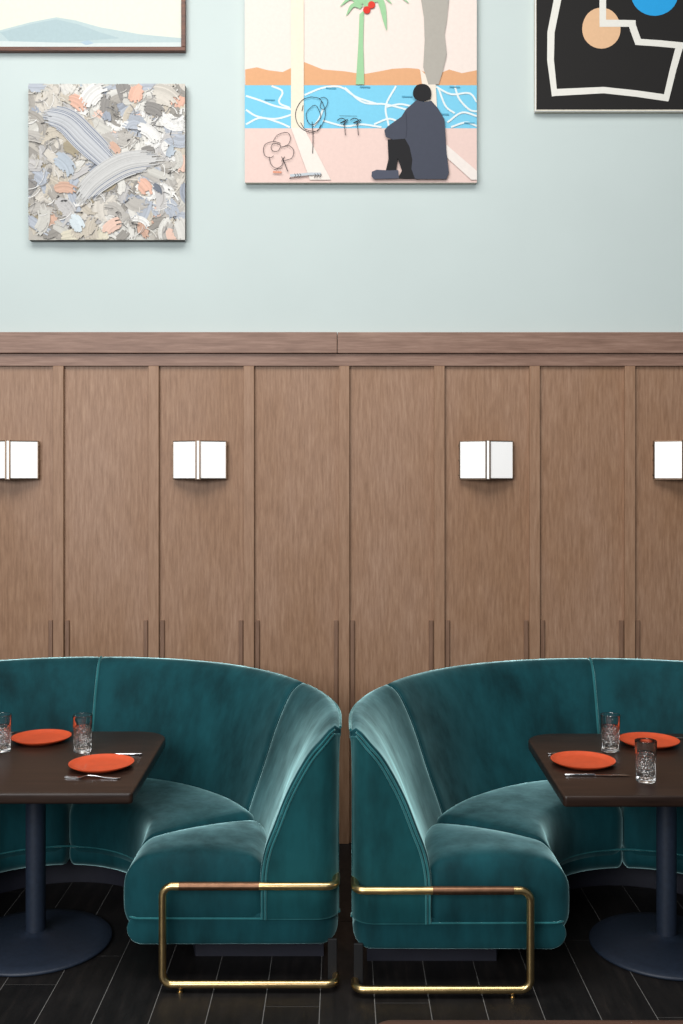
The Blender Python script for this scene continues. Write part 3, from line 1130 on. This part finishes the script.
def stroke(x, y, ang, L, w, base, curve):
    n = 8
    pts = []
    for i in range(n):
        f = i / (n - 1) - .5
        a = ang + curve * f
        pts.append(Vector((x + math.cos(a) * L * f - math.sin(ang) * curve * L * f * f, y + math.sin(a) * L * f + math.cos(ang) * curve * L * f * f)))
    m = max(3, int(w / 1.3))
    art.k += 1
    for j in range(m):
        c = shade(base, rnd.choice((.86, .94, 1, 1.03, 1.06, .98, 1.0)))
        i0, i1 = rnd.choice((0, 0, .3, .8)), n - 1 - rnd.choice((0, .2, .6, 1.2, 1.8))
        edge = abs((j + .5) / m - .5) * 2
        i0 += edge ** 3 * 1.2; i1 -= edge ** 3 * 1.2
        prev = None
        for q in range(n):
            g = i0 + (i1 - i0) * q / (n - 1)
            i = min(int(g), n - 2)
            p = pts[i].lerp(pts[i + 1], g - i)
            t = (pts[i + 1] - pts[i]).normalized()
            nn = Vector((-t.y, t.x))
            cur = (p + nn * w * (j / m - .5), p + nn * w * ((j + 1) / m - .5))
            if prev: art.poly([tuple(prev[0]), tuple(cur[0]), tuple(cur[1]), tuple(prev[1])], c, False)
            prev = cur


for i in range(430):
    x, y = rnd.uniform(29, 185), rnd.uniform(85, 240)
    base = rnd.choice(pal) if rnd.random() < .90 else rnd.choice(accent)
    stroke(x, y, rnd.uniform(-1.6, 1.6), rnd.uniform(14, 32), rnd.uniform(6, 15), base, rnd.uniform(-.8, .8))
for i in range(150):
    x, y, a, L = rnd.uniform(32, 182), rnd.uniform(88, 236), rnd.uniform(0, 3.1), rnd.uniform(6, 16)
    q = [(x + math.cos(a + .5 * f) * L * f, y + math.sin(a + .5 * f) * L * f) for f in (-.5, -.25, 0, .25, .5)]
    art.line(q, rnd.uniform(.4, .9), rnd.choice((rgb(246, 244, 240), rgb(226, 222, 214), rgb(176, 172, 168), rgb(150, 148, 148))))
for i in range(46):
    x, y = rnd.uniform(30, 184), rnd.uniform(86, 239)
    art.line([(x, y), (x + rnd.uniform(-4, 4), y + rnd.uniform(-2, 2)), (x + rnd.uniform(-8, 8), y + rnd.uniform(-5, 5))], rnd.uniform(.4, .9), rgb(70, 68, 68), 6)


def k1(x, y): return (20 + x / 3.903, 75 + y / 3.903)


def sweep(pts, w, c0, seed, dark):
    r = random.Random(seed)
    n, m = 26, 36
    P = smooth_pts([k1(*q) for q in pts], n)
    art.k += 1
    for j in range(m):
        c = shade(c0, r.choice((.80, .9, .96, 1.0, 1.04, 1.07, 1.0, .98)))
        if r.random() < dark: c = rgb(130, 138, 156)
        e = abs((j + .5) / m - .5) * 2
        i0, i1 = r.uniform(0, 3) + 3 * e ** 3, n - 1 - r.uniform(0, 4) - 4 * e ** 3
        prev = None
        for q in range(n):
            g = i0 + (i1 - i0) * q / (n - 1)
            i = min(int(g), n - 2)
            p = P[i].lerp(P[i + 1], g - i)
            t = (P[i + 1] - P[i]).normalized()
            nn = Vector((-t.y, t.x))
            ww = w * (.75 + .3 * math.sin(PI * g / (n - 1)))
            cur = (p + nn * ww * (j / m - .5), p + nn * ww * ((j + 1) / m - .5))
            if prev: art.poly([tuple(prev[0]), tuple(cur[0]), tuple(cur[1]), tuple(prev[1])], c, False)
            prev = cur


for (x, y, c, L, w, a) in ((230, 110, accent[0], 20, 13, .6), (455, 75, accent[0], 18, 14, -1.2), (290, 75, pal[8], 30, 18, -.7), (210, 290, accent[3], 20, 12, .5), (340, 165, accent[2], 9, 9, 1.3),
                           (375, 290, accent[7], 16, 8, .9), (180, 440, accent[7], 22, 11, .1), (570, 85, pal[5], 26, 20, .5), (525, 135, accent[4], 20, 12, .4), (180, 350, accent[6], 26, 15, .9), (510, 225, pal[8], 26, 12, .7), (590, 300, accent[6], 12, 8, -1.1), (500, 290, accent[4], 18, 6, -.2)):
    stroke(*k1(x, y), a, L, w, c, .3)
sweep([(85, 155), (180, 180), (260, 255), (385, 375)], 26, rgb(206, 208, 212), 4, .13)
sweep([(225, 510), (300, 420), (420, 350), (570, 335)], 24, rgb(214, 213, 211), 9, .05)
stroke(*k1(490, 440), .9, 18, 13, accent[0], .2)
stroke(*k1(540, 445), 1.0, 11, 6, rgb(120, 126, 138), .5)
stroke(*k1(360, 590), -.6, 20, 12, accent[1], .3)
stroke(*k1(225, 580), 1.0, 18, 13, rgb(222, 232, 236), .3)
art.build('abstract_picture', 'small square unframed abstract painting of thick grey, white and peach strokes', M['canvas_grey'], M['art_thick'])

# --- black painting with white line
art = Art(535.2, 760, -120, 111.4)


def c5(x, y): return (525 + x / 4.323, y / 4.323)


art.rect(536.4, 760, -120, 109.6, rgb(33, 31, 30))
art.disc(*c5(560, -30), 23.5, 23, rgb(40, 172, 240), 32, .01)
art.disc(*c5(330, 122), 19.2, 20.8, rgb(245, 200, 158), 32, .015)
art.disc(700, -60, 26, 22, rgb(228, 120, 84), 30, .02)
wl = rgb(250, 247, 238)
art.line([c5(345, -160), c5(335, -60), c5(336, 0), c5(336, 100)], 6.6, wl)
art.line([c5(322, 101), c5(400, 101), c5(478, 102)], [7.2, 7, 6.6], wl)
art.line([c5(458, 92), c5(470, 130), c5(492, 190)], 7.2, wl)
art.line([c5(480, 181), c5(580, 188), c5(684, 198)], 6.4, wl)
art.line([c5(672, 185), c5(640, 300), c5(608, 434)], [7.4, 6.6, 6.0], wl)
art.line([c5(118, 401), c5(340, 390), c5(480, 405), c5(620, 425)], [7, 6.4, 6.4, 6.6], wl, 0)
art.line([c5(170, -160), c5(148, -40), c5(140, 0), c5(112, 140), c5(110, 260), c5(128, 416)], [7, 7.4, 7.4, 7.2, 6.8, 5.6], wl, 0)
art.line([c5(170, -160), c5(255, -185), c5(345, -160)], 6.8, wl)
art.build('black_picture', 'black painting with a white outline, peach disc and blue disc, upper right', M['canvas_edge'], M['art'])

# --- framed pale landscape
root = thing('framed_picture', (wx(70), YW + .014, wz(51)), 'walnut framed pale misty landscape hanging above the thick grey abstract painting', 'painting')
YP = YW - .006
fx0, fx1, fz0, fz1 = wx(-95, YP), wx(185.6, YP), wz(51.6, YP), wz(-110, YP)
bm = bmesh.new()
fw = .021
ox, oy, oz = root.location


def fb(bm, a, b, c, d): box(bm, a - ox, b - ox, YP - oy - .012, YW + .014 - oy, c - oz, d - oz, .0025, 2)


fb(bm, fx0, fx1, fz0, fz0 + fw)
fb(bm, fx0, fx1, fz1 - fw, fz1)
fb(bm, fx0, fx0 + fw, fz0 + fw, fz1 - fw)
fb(bm, fx1 - fw, fx1, fz0 + fw, fz1 - fw)
obj('frame', bm, M['frame_wood'], root, smooth=False)
bm = bmesh.new()
cl = bm.loops.layers.float_color.new('paint')


def lp(pts, col, k):
    a = sum(p[0] * q[1] - q[0] * p[1] for p, q in zip(pts, pts[1:] + pts[:1]))
    if a > 0: pts = pts[::-1]
    f = bm.faces.new([bm.verts.new((wx(x, YP) - ox, YP + .004 - .0003 * k - oy, wz(y, YP) - oz)) for x, y in pts])
    for l in f.loops: l[cl] = tuple(col[:3]) + (1,)


for i in range(16):
    f = i / 15
    y0, y1 = -108 + 157 * i / 16, -108 + 157 * (i + 1) / 16
    a = Vector(rgb(196, 214, 210)[:3]).lerp(Vector(rgb(238, 240, 226)[:3]), min(1, f * 1.4))
    lp([(-93, y0), (183, y0), (183, y1), (-93, y1)], a, 0)
lp([(-93, 30), (-40, 26), (0, 30), (30, 22), (56, 17), (75, 20), (100, 27), (140, 34), (183, 38), (183, 49), (-93, 49)], rgb(198, 216, 217), 2)
lp([(0, 32), (30, 24), (56, 19), (78, 24), (100, 32), (120, 38), (60, 42), (10, 42)], rgb(184, 205, 209), 3)
lp([(-93, 40), (10, 41), (80, 43), (183, 42), (183, 49), (-93, 49)], rgb(222, 232, 230), 4)
lp([(80, 42), (88, 40), (94, 43), (86, 45)], rgb(186, 208, 222), 5)
obj('painted_sheet', bm, M['art'], root, smooth=False, recalc=False)
bm = bmesh.new()
box(bm, fx0 + .012 - ox, fx1 - .012 - ox, YP + .006 - oy, YW + .012 - oy, fz0 + .012 - oz, fz1 - .012 - oz)
obj('backing_board', bm, M['canvas_edge'], root, smooth=False)

# ------------------------------------------------------------------ light
w = bpy.data.worlds.new('room_ambient')
scene.world = w
w.use_nodes = True
w.node_tree.nodes['Background'].inputs['Color'].default_value = (.80, .90, 1.0, 1)
w.node_tree.nodes['Background'].inputs['Strength'].default_value = .15


def area(name, loc, target, sx, sy, power, col):
    l = bpy.data.lights.new(name, 'AREA')
    l.shape = 'RECTANGLE'
    l.size, l.size_y = sx, sy
    l.energy = power
    l.color = col
    o = bpy.data.objects.new(name, l)
    COL.objects.link(o)
    o.location = loc
    o.rotation_euler = (Vector(target) - Vector(loc)).to_track_quat('-Z', 'Y').to_euler()
    return o


area('window_daylight', (-2.9, -2.4, 3.3), (.4, 5.3, 1.3), 5.0, 2.4, 380, (.98, .99, 1.0))
area('skylight', (-.6, 2.2, 5.6), (-.2, 4.2, 0), 5.0, 2.4, 235, (1.0, .985, .95))

# ------------------------------------------------------------------ camera and view
cam = bpy.data.cameras.new('camera')
cam.sensor_fit = 'VERTICAL'
cam.sensor_height = 24
cam.sensor_width = 24 * 683 / 1024
cam.lens = 24 * F / 1024
cam.shift_x = -(CX - 341.5) / 1024
cam.shift_y = -(512 - HY) / 1024
cam.clip_start = .05
co = bpy.data.objects.new('camera', cam)
COL.objects.link(co)
co.location = (0, 0, EYE)
co.rotation_euler = (PI / 2, 0, 0)
scene.camera = co
vs = scene.view_settings
vs.view_transform = 'Standard'
vs.look = 'None'
vs.gamma = 1
vs.exposure = 0
vs.use_curve_mapping = False
try:
    scene.cycles.use_denoising = True
    scene.cycles.max_bounces = 12
    scene.cycles.transmission_bounces = 12
except Exception:
    pass
